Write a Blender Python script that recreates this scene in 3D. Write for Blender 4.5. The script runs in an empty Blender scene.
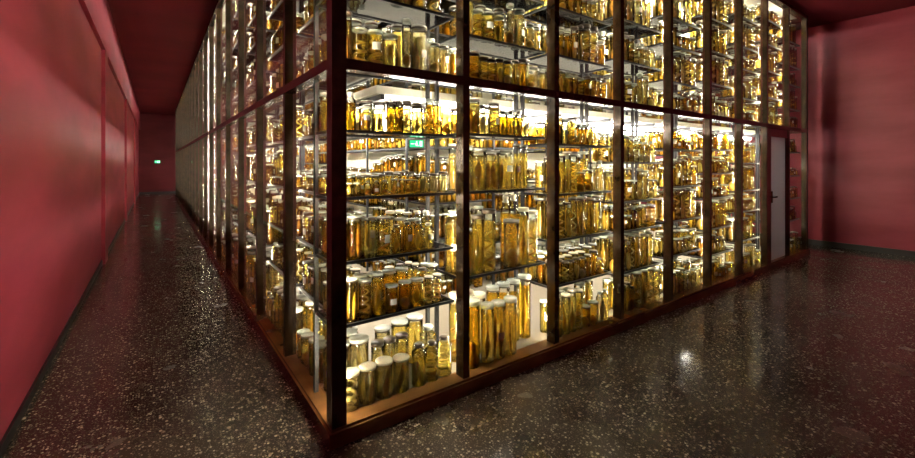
import bpy, math, random
from mathutils import Vector, Matrix
R=random.Random(7)
sc=bpy.context.scene
sc.cycles.max_bounces=14
sc.cycles.transparent_max_bounces=48
sc.cycles.transmission_bounces=12
sc.cycles.diffuse_bounces=4
sc.cycles.glossy_bounces=5
sc.cycles.caustics_refractive=False
sc.cycles.caustics_reflective=False
sc.cycles.sample_clamp_indirect=8
sc.view_settings.view_transform='Standard'
sc.view_settings.exposure=0.38

# ------------------------------------------------------------ materials
def newmat(n):
    m=bpy.data.materials.new(n); m.use_nodes=True
    nt=m.node_tree; nt.nodes.clear()
    return m,nt,nt.nodes,nt.links
def princ(n,col,rough=.5,metal=0,**kw):
    m,nt,N,L=newmat(n)
    b=N.new('ShaderNodeBsdfPrincipled'); o=N.new('ShaderNodeOutputMaterial')
    b.inputs['Base Color'].default_value=(*col,1); b.inputs['Roughness'].default_value=rough
    b.inputs['Metallic'].default_value=metal
    for k,v in kw.items(): b.inputs[k.replace('_',' ')].default_value=v
    L.new(b.outputs[0],o.inputs[0]); return m
def emis(n,col,s):
    m,nt,N,L=newmat(n)
    e=N.new('ShaderNodeEmission'); o=N.new('ShaderNodeOutputMaterial')
    e.inputs[0].default_value=(*col,1); e.inputs[1].default_value=s
    L.new(e.outputs[0],o.inputs[0]); return m
def fluid(n,col,tr=.54,rf=.26,ior=1.33,body=(1,.72,.17)):
    m,nt,N,L=newmat(n)
    o=N.new('ShaderNodeOutputMaterial')
    t=N.new('ShaderNodeBsdfTransparent'); t.inputs[0].default_value=(*col,1)
    r=N.new('ShaderNodeBsdfRefraction'); r.inputs[0].default_value=(*col,1); r.inputs['IOR'].default_value=ior; r.inputs['Roughness'].default_value=.0
    d=N.new('ShaderNodeBsdfTranslucent'); d.inputs[0].default_value=(*body,1)
    g=N.new('ShaderNodeBsdfGlossy'); g.inputs['Roughness'].default_value=.03
    f=N.new('ShaderNodeFresnel'); f.inputs[0].default_value=1.4
    m1=N.new('ShaderNodeMixShader'); m1.inputs[0].default_value=rf/(tr+rf)
    L.new(t.outputs[0],m1.inputs[1]); L.new(r.outputs[0],m1.inputs[2])
    m2=N.new('ShaderNodeMixShader'); m2.inputs[0].default_value=1-tr-rf
    L.new(m1.outputs[0],m2.inputs[1]); L.new(d.outputs[0],m2.inputs[2])
    m3=N.new('ShaderNodeMixShader'); L.new(f.outputs[0],m3.inputs[0])
    L.new(m2.outputs[0],m3.inputs[1]); L.new(g.outputs[0],m3.inputs[2])
    L.new(m3.outputs[0],o.inputs[0]); return m
def thin(n,col,ior=1.45,rough=0.0):
    m,nt,N,L=newmat(n)
    o=N.new('ShaderNodeOutputMaterial')
    t=N.new('ShaderNodeBsdfTransparent'); t.inputs[0].default_value=(*col,1)
    g=N.new('ShaderNodeBsdfGlossy'); g.inputs['Roughness'].default_value=rough
    f=N.new('ShaderNodeFresnel'); f.inputs[0].default_value=ior
    m3=N.new('ShaderNodeMixShader'); L.new(f.outputs[0],m3.inputs[0])
    L.new(t.outputs[0],m3.inputs[1]); L.new(g.outputs[0],m3.inputs[2])
    L.new(m3.outputs[0],o.inputs[0]); return m
def noisy(n,c1,c2,scale,rough,bump=0.0,spec=.5,metal=0.0,detail=6):
    m,nt,N,L=newmat(n)
    o=N.new('ShaderNodeOutputMaterial'); b=N.new('ShaderNodeBsdfPrincipled')
    tc=N.new('ShaderNodeTexCoord'); mp=N.new('ShaderNodeMapping'); mp.inputs['Scale'].default_value=scale
    nz=N.new('ShaderNodeTexNoise'); nz.inputs['Scale'].default_value=1; nz.inputs['Detail'].default_value=detail
    cr=N.new('ShaderNodeValToRGB'); cr.color_ramp.elements[0].position=.3; cr.color_ramp.elements[1].position=.7
    cr.color_ramp.elements[0].color=(*c1,1); cr.color_ramp.elements[1].color=(*c2,1)
    L.new(tc.outputs['Object'],mp.inputs[0]); L.new(mp.outputs[0],nz.inputs[0]); L.new(nz.outputs[0],cr.inputs[0])
    L.new(cr.outputs[0],b.inputs['Base Color']); b.inputs['Roughness'].default_value=rough
    b.inputs['Specular IOR Level'].default_value=spec; b.inputs['Metallic'].default_value=metal
    if bump:
        bp=N.new('ShaderNodeBump'); bp.inputs['Strength'].default_value=bump; bp.inputs['Distance'].default_value=.01
        L.new(nz.outputs[0],bp.inputs['Height']); L.new(bp.outputs[0],b.inputs['Normal'])
    L.new(b.outputs[0],o.inputs[0]); return m

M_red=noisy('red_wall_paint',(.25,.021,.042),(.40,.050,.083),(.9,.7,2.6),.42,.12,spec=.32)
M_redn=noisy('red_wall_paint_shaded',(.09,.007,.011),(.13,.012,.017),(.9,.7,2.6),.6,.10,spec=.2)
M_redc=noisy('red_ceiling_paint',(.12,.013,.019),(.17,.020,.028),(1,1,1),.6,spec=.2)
M_black=princ('black_trim',(.015,.014,.015),.35)
M_bronze=noisy('bronze_frame',(.030,.015,.007),(.070,.036,.015),(9,9,9),.24,metal=.35)
M_plinth=noisy('bronze_plinth',(.15,.068,.02),(.27,.12,.036),(5,5,20),.26,metal=.3)
M_steel=princ('dark_steel_rail',(.022,.023,.026),.35,.5)
M_shelf=thin('glass_shelf',(.84,.88,.87),1.5,.05)
M_pane=thin('glass_pane',(.97,.975,.97),1.4)
M_white=princ('white_panel',(.80,.77,.68),.5)
M_grey=princ('grey_panel',(.14,.115,.08),.5)
M_lamp=emis('lamp_diffuser',(1,.94,.82),62)
M_addglow=emis('added_strip_glow',(1,.89,.64),230)  # glow for the strips added to brighten the front jars
M_addglow2=emis('added_strip_glow_side',(1,.89,.64),180)  # same added glow for the left face, also lifts the corridor
M_label=princ('paper_label',(.85,.82,.72),.7)
M_green=emis('exit_green',(.02,.75,.25),1.3)
M_pict=emis('exit_pictogram',(.8,1,.85),1.8)
def frosted():
    m,nt,N,L=newmat('frosted_door_glass')
    o=N.new('ShaderNodeOutputMaterial'); d=N.new('ShaderNodeBsdfTranslucent'); d.inputs[0].default_value=(.5,.5,.52,1)
    p=N.new('ShaderNodeBsdfPrincipled'); p.inputs['Base Color'].default_value=(.34,.31,.32,1); p.inputs['Roughness'].default_value=.3
    mx=N.new('ShaderNodeMixShader'); mx.inputs[0].default_value=.75
    L.new(d.outputs[0],mx.inputs[1]); L.new(p.outputs[0],mx.inputs[2]); L.new(mx.outputs[0],o.inputs[0]); return m
M_door=frosted()
JM=[fluid('alcohol_pale',(.99,.965,.74)),            #0
    fluid('alcohol_amber',(.99,.90,.44)),           #1
    fluid('alcohol_deep',(.985,.78,.20),body=(1,.60,.09)),            #2
    thin('jar_glass',(.95,.96,.94),1.5),            #3
    noisy('specimen_ochre',(.70,.34,.05),(1,.76,.24),(30,30,30),.5),   #4
    noisy('specimen_brown',(.24,.09,.018),(.72,.36,.07),(30,30,30),.5),   #5
    noisy('specimen_pale',(.84,.66,.28),(1,.90,.56),(25,25,25),.5),    #6
    princ('lid_glass',(.62,.64,.58),.12,0,Alpha=.65),      #7
    princ('lid_dark',(.06,.04,.025),.3),            #8
    M_label,                                        #9
    princ('lid_cream',(.7,.62,.46),.4),]             #10

def floor_mat():
    m,nt,N,L=newmat('terrazzo')
    o=N.new('ShaderNodeOutputMaterial'); b=N.new('ShaderNodeBsdfPrincipled')
    tc=N.new('ShaderNodeTexCoord')
    def vor(scale,lo,hi):
        v=N.new('ShaderNodeTexVoronoi'); v.inputs['Scale'].default_value=scale; v.inputs['Randomness'].default_value=1
        L.new(tc.outputs['Object'],v.inputs['Vector'])
        s=N.new('ShaderNodeSeparateColor'); L.new(v.outputs['Color'],s.inputs[0])
        mr=N.new('ShaderNodeMapRange'); mr.inputs[1].default_value=lo; mr.inputs[2].default_value=1; mr.inputs[3].default_value=0; mr.inputs[4].default_value=hi
        L.new(s.outputs[0],mr.inputs[0])
        sub=N.new('ShaderNodeMath'); sub.operation='LESS_THAN'
        L.new(v.outputs['Distance'],sub.inputs[0]); L.new(mr.outputs[0],sub.inputs[1])
        return sub,s
    base=N.new('ShaderNodeTexNoise'); base.inputs['Scale'].default_value=1.1; base.inputs['Detail'].default_value=8
    L.new(tc.outputs['Object'],base.inputs[0])
    bc=N.new('ShaderNodeValToRGB'); bc.color_ramp.elements[0].color=(.012,.009,.007,1); bc.color_ramp.elements[1].color=(.070,.054,.042,1)
    bc.color_ramp.elements[0].position=.35; bc.color_ramp.elements[1].position=.7
    L.new(base.outputs[0],bc.inputs[0])
    cur=bc.outputs[0]
    for sc_,lo,hi,ca,cb in ((130,.22,.60,(.04,.03,.023),(.25,.20,.155)),(62,.45,.55,(.08,.062,.044),(.56,.48,.37)),(33,.86,.40,(.06,.045,.032),(.48,.40,.31))):
        msk,s=vor(sc_,lo,hi)
        cc=N.new('ShaderNodeMix'); cc.data_type='RGBA'; cc.inputs[6].default_value=(*ca,1); cc.inputs[7].default_value=(*cb,1)
        L.new(s.outputs[1],cc.inputs[0])
        mx=N.new('ShaderNodeMix'); mx.data_type='RGBA'
        L.new(msk.outputs[0],mx.inputs[0]); L.new(cur,mx.inputs[6]); L.new(cc.outputs[2],mx.inputs[7])
        cur=mx.outputs[2]
    L.new(cur,b.inputs['Base Color'])
    rn=N.new('ShaderNodeTexNoise'); rn.inputs['Scale'].default_value=2.2; rn.inputs['Detail'].default_value=8
    L.new(tc.outputs['Object'],rn.inputs[0])
    rr=N.new('ShaderNodeMapRange'); rr.inputs[1].default_value=.35; rr.inputs[2].default_value=.68; rr.inputs[3].default_value=.08; rr.inputs[4].default_value=.28
    L.new(rn.outputs[0],rr.inputs[0]); L.new(rr.outputs[0],b.inputs['Roughness'])
    b.inputs['Specular IOR Level'].default_value=.65
    bp=N.new('ShaderNodeBump'); bp.inputs['Strength'].default_value=.22; bp.inputs['Distance'].default_value=.005
    n2=N.new('ShaderNodeTexNoise'); n2.inputs['Scale'].default_value=10; n2.inputs['Detail'].default_value=3
    L.new(tc.outputs['Object'],n2.inputs[0]); L.new(n2.outputs[0],bp.inputs['Height']); L.new(bp.outputs[0],b.inputs['Normal'])
    L.new(b.outputs[0],o.inputs[0]); return m
M_floor=floor_mat()

# ------------------------------------------------------------ mesh helpers
class MB:
    def __init__(s): s.v=[];s.f=[];s.m=[];s.sm=[]
    def box(s,x0,y0,z0,x1,y1,z1,m=0):
        b=len(s.v)
        s.v+=[(x0,y0,z0),(x1,y0,z0),(x1,y1,z0),(x0,y1,z0),(x0,y0,z1),(x1,y0,z1),(x1,y1,z1),(x0,y1,z1)]
        for f in ((0,3,2,1),(4,5,6,7),(0,1,5,4),(1,2,6,5),(2,3,7,6),(3,0,4,7)):
            s.f.append(tuple(b+i for i in f)); s.m.append(m); s.sm.append(False)
    def quad(s,a,b_,c,d,m=0):
        b=len(s.v); s.v+=[a,b_,c,d]; s.f.append((b,b+1,b+2,b+3)); s.m.append(m); s.sm.append(False)
    def rev(s,prof,cx,cy,z0,seg,m):
        b=len(s.v)
        for r,z in prof:
            for j in range(seg):
                a=2*math.pi*j/seg; s.v.append((cx+r*math.cos(a),cy+r*math.sin(a),z0+z))
        for i in range(len(prof)-1):
            for j in range(seg):
                k=(j+1)%seg
                s.f.append((b+i*seg+j,b+i*seg+k,b+(i+1)*seg+k,b+(i+1)*seg+j)); s.m.append(m); s.sm.append(True)
    def tube(s,pts,rad,seg,m):
        b=len(s.v); n=len(pts)
        for i,p in enumerate(pts):
            t=(Vector(pts[min(i+1,n-1)])-Vector(pts[max(i-1,0)])).normalized()
            u=t.cross(Vector((.31,.95,.05))).normalized(); w=t.cross(u)
            for j in range(seg):
                a=2*math.pi*j/seg
                q=Vector(p)+(u*math.cos(a)+w*math.sin(a))*rad[i]
                s.v.append(tuple(q))
        for i in range(n-1):
            for j in range(seg):
                k=(j+1)%seg
                s.f.append((b+i*seg+j,b+i*seg+k,b+(i+1)*seg+k,b+(i+1)*seg+j)); s.m.append(m); s.sm.append(True)
    def mesh(s,name,mats):
        me=bpy.data.meshes.new(name); me.from_pydata(s.v,[],s.f)
        for x in mats: me.materials.append(x)
        me.polygons.foreach_set('material_index',s.m); me.polygons.foreach_set('use_smooth',s.sm)
        me.update(); return me
def obj(name,me,parent=None,loc=(0,0,0),rz=0):
    o=bpy.data.objects.new(name,me); sc.collection.objects.link(o); o.location=loc; o.rotation_euler=(0,0,rz)
    if parent: o.parent=parent
    return o
def empty(name):
    o=bpy.data.objects.new(name,None); sc.collection.objects.link(o); return o

# ------------------------------------------------------------ dimensions
CAM=(-0.818,-2.327,1.6)
BX=0.95; NX=9; LX=BX*NX
BY=1.11; NY=20; LY=BY*NY
XW=CAM[0]-0.689; XE=9.75; YS=-4.2; YN=25.5
H=4.32; TOP=4.22; TR=2.18

# ------------------------------------------------------------ room
b=MB(); b.quad((XW-.3,YS,0),(XE+.2,YS,0),(XE+.2,YN+.2,0),(XW-.3,YN+.2,0)); obj('floor',b.mesh('floor',[M_floor]))
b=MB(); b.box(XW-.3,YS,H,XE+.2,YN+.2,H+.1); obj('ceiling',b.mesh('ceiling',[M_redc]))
b=MB()
b.box(XW-.3,YS,0,XW,YN,3.42)
b.box(XW-.3,YS,3.42,XW+.05,YN,H)
for c in (6.35,12.6,18.85):
    b.box(XW,c,0,XW+.05,c+.45,3.42)
obj('wall_west',b.mesh('wall_west',[M_red]))
b=MB(); b.box(XE,YS,0,XE+.2,YN,H); obj('wall_east',b.mesh('wall_east',[M_red]))
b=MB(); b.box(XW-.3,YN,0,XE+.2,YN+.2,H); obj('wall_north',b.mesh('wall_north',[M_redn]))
b=MB(); b.box(XW-.3,YS-.2,0,XE+.2,YS,H); obj('wall_south',b.mesh('wall_south',[M_red]))
b=MB(); b.box(XW,YS,0,XW+.015,YN,.07); obj('baseboard_west',b.mesh('bbw',[M_black]))
b=MB(); b.box(XE-.015,YS,0,XE,YN,.10); obj('baseboard_east',b.mesh('bbe',[M_black]))
b=MB(); b.box(XW+.015,YN-.015,0,XE-.015,YN,.10); obj('baseboard_north',b.mesh('bbn',[M_black]))

# ------------------------------------------------------------ cabinet frame
cab=empty('glass_display_cabinet')
b=MB()
PW=.028
for i in range(1,NX+1):
    x=i*BX
    b.box(x-PW,0,.10,x+PW,.085,TOP)
for i in range(1,NY+1):
    y=i*BY
    b.box(0,y-PW,.10,.085,y+PW,TOP)
b.box(-.012,-.012,.10,.075,.075,TOP)
def ring(z0,z1,d=.085,o=0):
    b.box(-o,-o,z0,LX+o,d,z1); b.box(-o,d,z0,d,LY+o,z1)
    b.box(LX-d,d,z0,LX+o,LY+o,z1); b.box(d,LY-d,z0,LX-d,LY+o,z1)
ring(TR-.03,TR+.03,.08,.006); ring(TOP-.06,TOP,.09,.008)
for i in range(NY+1):
    y=i*BY; b.box(LX-.085,y-PW if i else 0,.10,LX,y+PW,TOP)
obj('frame',b.mesh('frame',[M_bronze]),cab)
b=MB(); ring(0.0,.085,.12,.03); ring(.085,.10,.11,.015)
obj('plinth',b.mesh('plinth',[M_plinth]),cab)
b=MB()  # invented strips tucked out of view behind posts to light jars and walls
for z0,z1 in ((.14,TR-.06),(TR+.06,TOP-.08)):
    for i in range(0,NX):
        x=i*BX+(.010 if i else .06)
        b.box(x,.086,z0,x+.014,.092,z1)
    for i in range(1,NY):
        y=i*BY+.014
        b.box(.0855,y,z0,.0895,y+.014,z1,1)
obj('added_glow_strips',b.mesh('added_strips',[M_addglow,M_addglow2]),cab)
b=MB()
for z0,z1 in ((.10,TR-.03),(TR+.03,TOP-.06)):
    for i in range(NX):
        if i==7 and z0<1: continue
        b.quad((i*BX+PW,.03,z0),((i+1)*BX-PW,.03,z0),((i+1)*BX-PW,.03,z1),(i*BX+PW,.03,z1))
    for i in range(NY):
        b.quad((.03,(i+1)*BY-PW,z0),(.03,i*BY+PW,z0),(.03,i*BY+PW,z1),(.03,(i+1)*BY-PW,z1))
        b.quad((LX-.03,(i+1)*BY-PW,z0),(LX-.03,i*BY+PW,z0),(LX-.03,i*BY+PW,z1),(LX-.03,(i+1)*BY-PW,z1))
obj('glass_panes',b.mesh('panes',[M_pane]),cab)
b=MB()
b.box(.12,.12,.02,LX-.12,LY-.12,.095,1)
b.box(.5,.5,TR-.06,LX-.5,LY-.5,TR)
b.box(.09,.09,TOP-.02,LX-.09,LY-.09,TOP-.005)
C0=2.0
b.box(C0,C0,.095,LX-C0,C0+.05,TR-.06); b.box(C0,C0,TR,LX-C0,C0+.05,TOP-.02)
b.box(C0,C0+.05,.095,C0+.05,LY-2,TR-.06); b.box(C0,C0+.05,TR,C0+.05,LY-2,TOP-.02)
b.box(LX-C0,C0,.095,LX-C0+.05,LY-2,TR-.06); b.box(LX-C0,C0,TR,LX-C0+.05,LY-2,TOP-.02)
obj('slabs_and_core',b.mesh('slabs',[M_white,M_grey]),cab)
b=MB()
for i in range(0,NX*2):
    x=.55+i*BX/2
    if x<LX-.5: b.box(x-.015,.5,TR-.10,x+.015,C0,TR-.061)
for i in range(0,NY*2):
    y=.55+i*BY/2
    if y>C0 and y<LY-2: b.box(.5,y-.015,TR-.10,C0,y+.015,TR-.061)
obj('gallery_joists',b.mesh('joists',[M_steel]),cab)
b=MB()
for zt in (TR-.135,TOP-.06):
    for off in (.72,1.22):
        n=8
        for i in range(n):
            x0=.75+i*(LX-1.2)/n; b.box(x0,off-.045,zt,x0+(LX-1.2)/n-.12,off+.045,zt+.03)
        n=18
        for i in range(n):
            y0=1.4+i*(LY-1.8)/n; b.box(off-.045,y0,zt,off+.045,y0+(LY-1.8)/n-.12,zt+.03)
            b.box(LX-off-.045,y0,zt,LX-off+.045,y0+(LY-1.8)/n-.12,zt+.03)
obj('strip_lamps',b.mesh('lamps',[M_lamp]),cab)
b=MB()
x0=7*BX+PW; x1=8*BX-PW
b.box(x0,.01,.10,x0+.14,.08,TR-.03,1); b.box(x1-.07,.01,.10,x1,.08,TR-.03,1); b.box(x0+.14,.01,2.02,x1-.07,.08,TR-.03,1)
b.box(x0+.14,.03,.11,x1-.07,.06,2.02,0)
b.box(x0+.19,.01,1.0,x0+.21,.03,1.18,1); b.box(x0+.19,-.02,1.08,x0+.32,-.005,1.10,1); b.box(x0+.19,-.02,1.08,x0+.21,.01,1.10,1)
obj('door_1',b.mesh('door',[M_door,M_bronze]),cab)

# ------------------------------------------------------------ shelf jars
CL={'s':(.08,.15,.020,.036),'m':(.13,.26,.024,.048),'l':(.19,.37,.026,.062),'x':(.34,.56,.036,.072),'v':(.20,.38,.040,.066)}
def jar(B,cx,cy,h,r,kind,fl,sp,lid,seg,detail):
    g=h*.90 if kind!=2 else h*.80
    lv=g*R.uniform(.86,.97)
    B.rev([(0,.001),(r*.93,.001)],cx,cy,0,seg,fl)
    B.rev([(r*.93,.001),(r,.006),(r,lv)],cx,cy,0,seg,fl)
    B.rev([(r*.985,lv),(0,lv)],cx,cy,0,seg,fl)
    if kind==2:
        B.rev([(r,lv),(r*.97,g),(r*.62,g+h*.05),(r*.6,h*.92),(r*.72,h*.925)],cx,cy,0,seg,3)
        B.rev([(r*.5,h*.9),(r*.45,h*.94),(r*.62,h*.97),(r*.5,h),(0,h)],cx,cy,0,seg,lid)
    else:
        B.rev([(r,lv),(r,g),(r*.93,g+h*.02),(r*.93,g+h*.04)],cx,cy,0,seg,3)
        t=h*.04
        B.rev([(r*.9,g+t),(r*1.05,g+t),(r*1.05,g+t+.009)],cx,cy,0,seg,8 if kind==1 else lid)
        B.rev([(r*1.05,g+t+.009),(r*1.06,h),(r*1.0,h+.003),(0,h+.004)],cx,cy,0,seg,lid)
    ty=R.random(); q=7 if detail else 5
    if ty<.35:
        n=9; ph=R.uniform(0,6); am=r*.12; rr=r*R.uniform(.42,.68)
        pts=[];ra=[]
        for i in range(n):
            u=i/(n-1); pts.append((cx+am*math.sin(ph+u*5),cy+am*math.cos(ph+u*4),.012+u*lv*.86))
            ra.append(max(.0012,rr*(math.sin(math.pi*min(1,u*1.02+.02))**.55)*(.75+.3*math.sin(ph+u*7))*(1-.35*u)))
        B.tube(pts,ra,q,sp)
    elif ty<.6:
        n=26 if detail else 16; tr=r*R.uniform(.16,.26); turns=R.uniform(2.2,3.6)
        pts=[];ra=[]
        for i in range(n):
            u=i/(n-1); a=u*turns*6.283; rd=(r*.88-tr)*(1-.25*u)
            pts.append((cx+rd*math.cos(a),cy+rd*math.sin(a),.01+tr+u*lv*.75)); ra.append(tr*(1.0-.75*u**2))
        B.tube(pts,ra,5,sp)
    elif ty<.8:
        for k in range(R.randint(2,5)):
            a=R.uniform(0,6.28); d=r*.48; tr=r*R.uniform(.20,.36); n=6
            top=lv*R.uniform(.6,.92); pts=[];ra=[]
            for i in range(n):
                u=i/(n-1); pts.append((cx+d*math.cos(a+u*.8),cy+d*math.sin(a+u*.8),.01+u*top)); ra.append(max(.001,tr*math.sin(math.pi*(.08+.88*u))**.7))
            B.tube(pts,ra,5,sp)
    else:
        n=7; pts=[];ra=[]; top=lv*R.uniform(.3,.55)
        for i in range(n):
            u=i/(n-1); pts.append((cx+r*.1*math.sin(u*9),cy,.008+u*top)); ra.append(max(.001,r*.84*math.sin(math.pi*(.1+.88*u))**.5*R.uniform(.8,1)))
        B.tube(pts,ra,q+1,sp)
    if R.random()<.22:
        a0=-math.pi/2-.55+R.uniform(-.5,.5); n=4; zb=lv*R.uniform(.25,.55); hh=min(.05,h*.22); bb=len(B.v)
        for i in range(n+1):
            a=a0+1.1*i/n
            for z in (zb,zb+hh): B.v.append((cx+r*1.012*math.cos(a),cy+r*1.012*math.sin(a),z))
        for i in range(n):
            B.f.append((bb+2*i,bb+2*i+2,bb+2*i+3,bb+2*i+1)); B.m.append(9); B.sm.append(True)
def row(cls,L,D,detail):
    B=MB(); h0,h1,r0,r1=CL[cls]; y=0.0
    seg=20 if detail else 12; ln=0
    if cls=='v': seg=28
    while y<D-.04:
        x=R.uniform(0,.03); maxr=0
        while x<L-.04:
            h=R.uniform(h0,h0*.5+h1*.5) if ln==0 and cls=='v' else (R.uniform(h0,h1) if ln==0 else R.uniform((h0+h1)*.5,h1))
            r=min(R.uniform(r0,r1),h*.24); kind=R.choice([0,0,1,1,2]); fl=R.choice([0,0,1,1,1,2]); sp=R.choice([4,4,5,5,6]); lid=R.choice([7,7,10,8,7])
            if cls=='v': fl=R.choice([0,0,1]); sp=R.choice([4,6,6])
            for k in range(R.randint(1,4)):
                rr=r*R.uniform(.93,1.05); hh=h*R.uniform(.93,1.04)
                if x+2*rr>L: x=L; break
                if y+2*rr>D+.02: x+=.05; break
                if R.random()>.06: jar(B,x+rr,y+max(rr,.0)+R.uniform(0,.012),hh,rr,kind,fl,sp,lid,seg,detail)
                maxr=max(maxr,rr); x+=2*rr+R.uniform(.006,.018)
            x+=R.uniform(0,.022)
        if maxr==0: break
        y+=2*maxr+R.uniform(.018,.03); ln+=1
        if y+2*r0>D: break
    return B.mesh('jar_row_'+cls,JM)
LEN={'a':.86,'b':1.02,'c':.58}
LIB={}
for cls in 'smlx':
    for ln,n in (('a',7),('b',5),('c',1)):
        LIB[(cls,ln)]=[row(cls,LEN[ln],.32,ln!='b') for _ in range(n)]
LIB[('v','a')]=[row('v',.84,.42,True)]
PAT={'A':[(.10,'l'),(.63,'m'),(1.01,'m'),(1.40,'s'),(1.81,'m')],
     'B':[(.10,'x'),(.77,'x'),(1.40,'l'),(1.83,'m')],
     'C':[(.10,'l'),(.54,'m'),(.94,'l'),(1.34,'l'),(1.78,'m')],
     'D':[(.10,'l'),(.50,'l'),(.92,'m'),(1.22,'l'),(1.62,'l')],
     'E':[(.10,'m'),(.42,'m'),(.76,'l'),(1.16,'m'),(1.48,'m'),(1.80,'m')]}
UP={'F':[(2.24,'l'),(2.66,'l'),(3.08,'l'),(3.50,'l'),(3.88,'m')],
    'G':[(2.24,'m'),(2.56,'l'),(2.98,'m'),(3.30,'l'),(3.72,'l')]}
fr=['A','B','C','D','C','E','D',None,'A']
fu=['F','G','G','F','G','F','G','F','G']
jars=empty('specimen_jars'); racks=cab
SB=MB()
def shelf_box(x0,y0,x1,y1,z):
    SB.box(x0,y0,z-.012,x1,y1,z-.004,0)
    t=.014
    SB.box(x0,y0,z-.020,x1,y0+t,z-.001,1)
    SB.box(x0,y1-t,z-.020,x1,y1,z-.001,1)
    SB.box(x0,y0+t,z-.020,x0+t,y1-t,z-.001,1); SB.box(x1-t,y0+t,z-.020,x1,y1-t,z-.001,1)
nid=[0]
last={}
def put(cls,ln,loc,rz):
    nid[0]+=1
    c=[m for m in LIB[(cls,ln)] if m is not last.get((cls,ln))] or LIB[(cls,ln)]
    me=R.choice(c); last[(cls,ln)]=me
    obj('jar_row_%03d'%nid[0],me,jars,loc,rz)
F0=.10; DP=.36
for i in range(NX):
    sh=([] if fr[i] is None else PAT[fr[i]])+UP[fu[i]]
    for z,c in sh:
        xs=(i*BX+.035,(i+1)*BX-.035)
        if z>.2: shelf_box(xs[0],F0,xs[1],F0+DP,z)
        if i==0 and z<.2: c='v'
        put(c,'a',(i*BX+(.045 if c!='v' else .075),(.08 if i==0 else .055) if z<.2 else F0+.012,z+(.001 if z>.2 else .0005)),0)
    for x in (i*BX+.03,(i+1)*BX-.055):
        SB.box(x,F0+DP-.03,.096,x+.025,F0+DP,TOP-.03,1)
for i in range(NY):
    p=R.choice('ABCDE') if i else 'A'; u=R.choice('FG') if i else 'F'
    ya=i*BY+.04 if i else F0+DP+.02
    for z,c in PAT[p]+UP[u]:
        if z>.2: shelf_box(F0,ya,F0+DP,(i+1)*BY-.04,z)
        put(c,'b' if i else 'c',(F0+.012 if z>.2 else .06,(i+1)*BY-.045,z),-math.pi/2)
    for y in (i*BY+.03,(i+1)*BY-.055):
        if y>.5: SB.box(F0+DP-.03,y,.096,F0+DP,y+.025,TOP-.03,1)
for i in range(5):
    x=1.62+i*.97
    for z,c in PAT[R.choice('ABCDE')]+UP[R.choice('FG')]:
        if z>.2: shelf_box(x,C0-.40,x+.95,C0-.02,z)
        put(c,'a',(x+.04,C0-.38,z),0)
    SB.box(x-.02,C0-.42,.096,x+.005,C0-.395,TOP-.03,1)
for i in range(15):
    y=2.02+i*1.13
    for z,c in PAT[R.choice('ABCDE')]+UP[R.choice('FG')]:
        if z>.2: shelf_box(C0-.40,y,C0-.02,y+1.1,z)
        put(c,'b',(C0-.38,y+1.06,z),-math.pi/2)
    SB.box(C0-.42,y-.02,.096,C0-.395,y+.005,TOP-.03,1)
for i in range(10):
    ya=i*BY+.04 if i else F0+DP+.02
    for z,c in PAT[R.choice('CDE')]+UP[R.choice('FG')]:
        if z>.2: shelf_box(LX-F0-DP,ya,LX-F0,(i+1)*BY-.04,z)
        put(c,'b' if i else 'c',(LX-F0-.02,ya+.01,z),math.pi/2)
    SB.box(LX-F0-DP,(i+1)*BY-.055,.096,LX-F0-DP+.03,(i+1)*BY-.03,TOP-.03,1)
obj('shelves',SB.mesh('shelves',[M_shelf,M_steel]),racks)

# ------------------------------------------------------------ exit signs
def sign(name,loc,rz,w,h,hang):
    e=empty(name); e.location=loc; e.rotation_euler=(0,0,rz)
    b=MB(); b.box(-w/2-.01,0,-h/2-.01,w/2+.01,.03,h/2+.01,0)
    b.box(-w/2,-.004,-h/2,w/2,0,h/2,1)
    y=-.007
    b.box(-w*.05,y,-h*.32,w*.08,-.004,h*.12,2); b.box(-w*.02,y,h*.18,w*.06,-.004,h*.36,2)
    b.box(-w*.14,y,-h*.08,-w*.05,-.004,h*.05,2); b.box(w*.08,y,-h*.35,w*.16,-.004,-h*.22,2)
    b.box(w*.24,y,-h*.38,w*.42,-.004,h*.38,2); b.box(-w*.42,y,-h*.06,-w*.2,-.004,h*.06,2)
    if hang: b.box(-.004,.01,h/2+.01,.004,.018,hang,0)
    obj('sign_body',b.mesh('sign',[M_black,M_green,M_pict]),e)
sign('exit_sign',(XW+.80,YN-.05,1.72),0,.24,.14,0)
sign('exit_sign.001',(.91,.62,1.765),-math.radians(36),.11,.055,.3)

# ------------------------------------------------------------ world + camera
w=bpy.data.worlds.new('w'); sc.world=w; w.use_nodes=True
w.node_tree.nodes['Background'].inputs[0].default_value=(.02,.018,.02,1); w.node_tree.nodes['Background'].inputs[1].default_value=.3
cd=bpy.data.cameras.new('camera'); cam=bpy.data.objects.new('camera',cd); sc.collection.objects.link(cam)
cam.location=CAM; cam.rotation_euler=(math.radians(90),0,-math.radians(36))
cd.sensor_width=36; cd.lens=416.5/915*36; cd.shift_y=-(229-164)/915; cd.clip_start=.05; cd.clip_end=100
sc.camera=cam
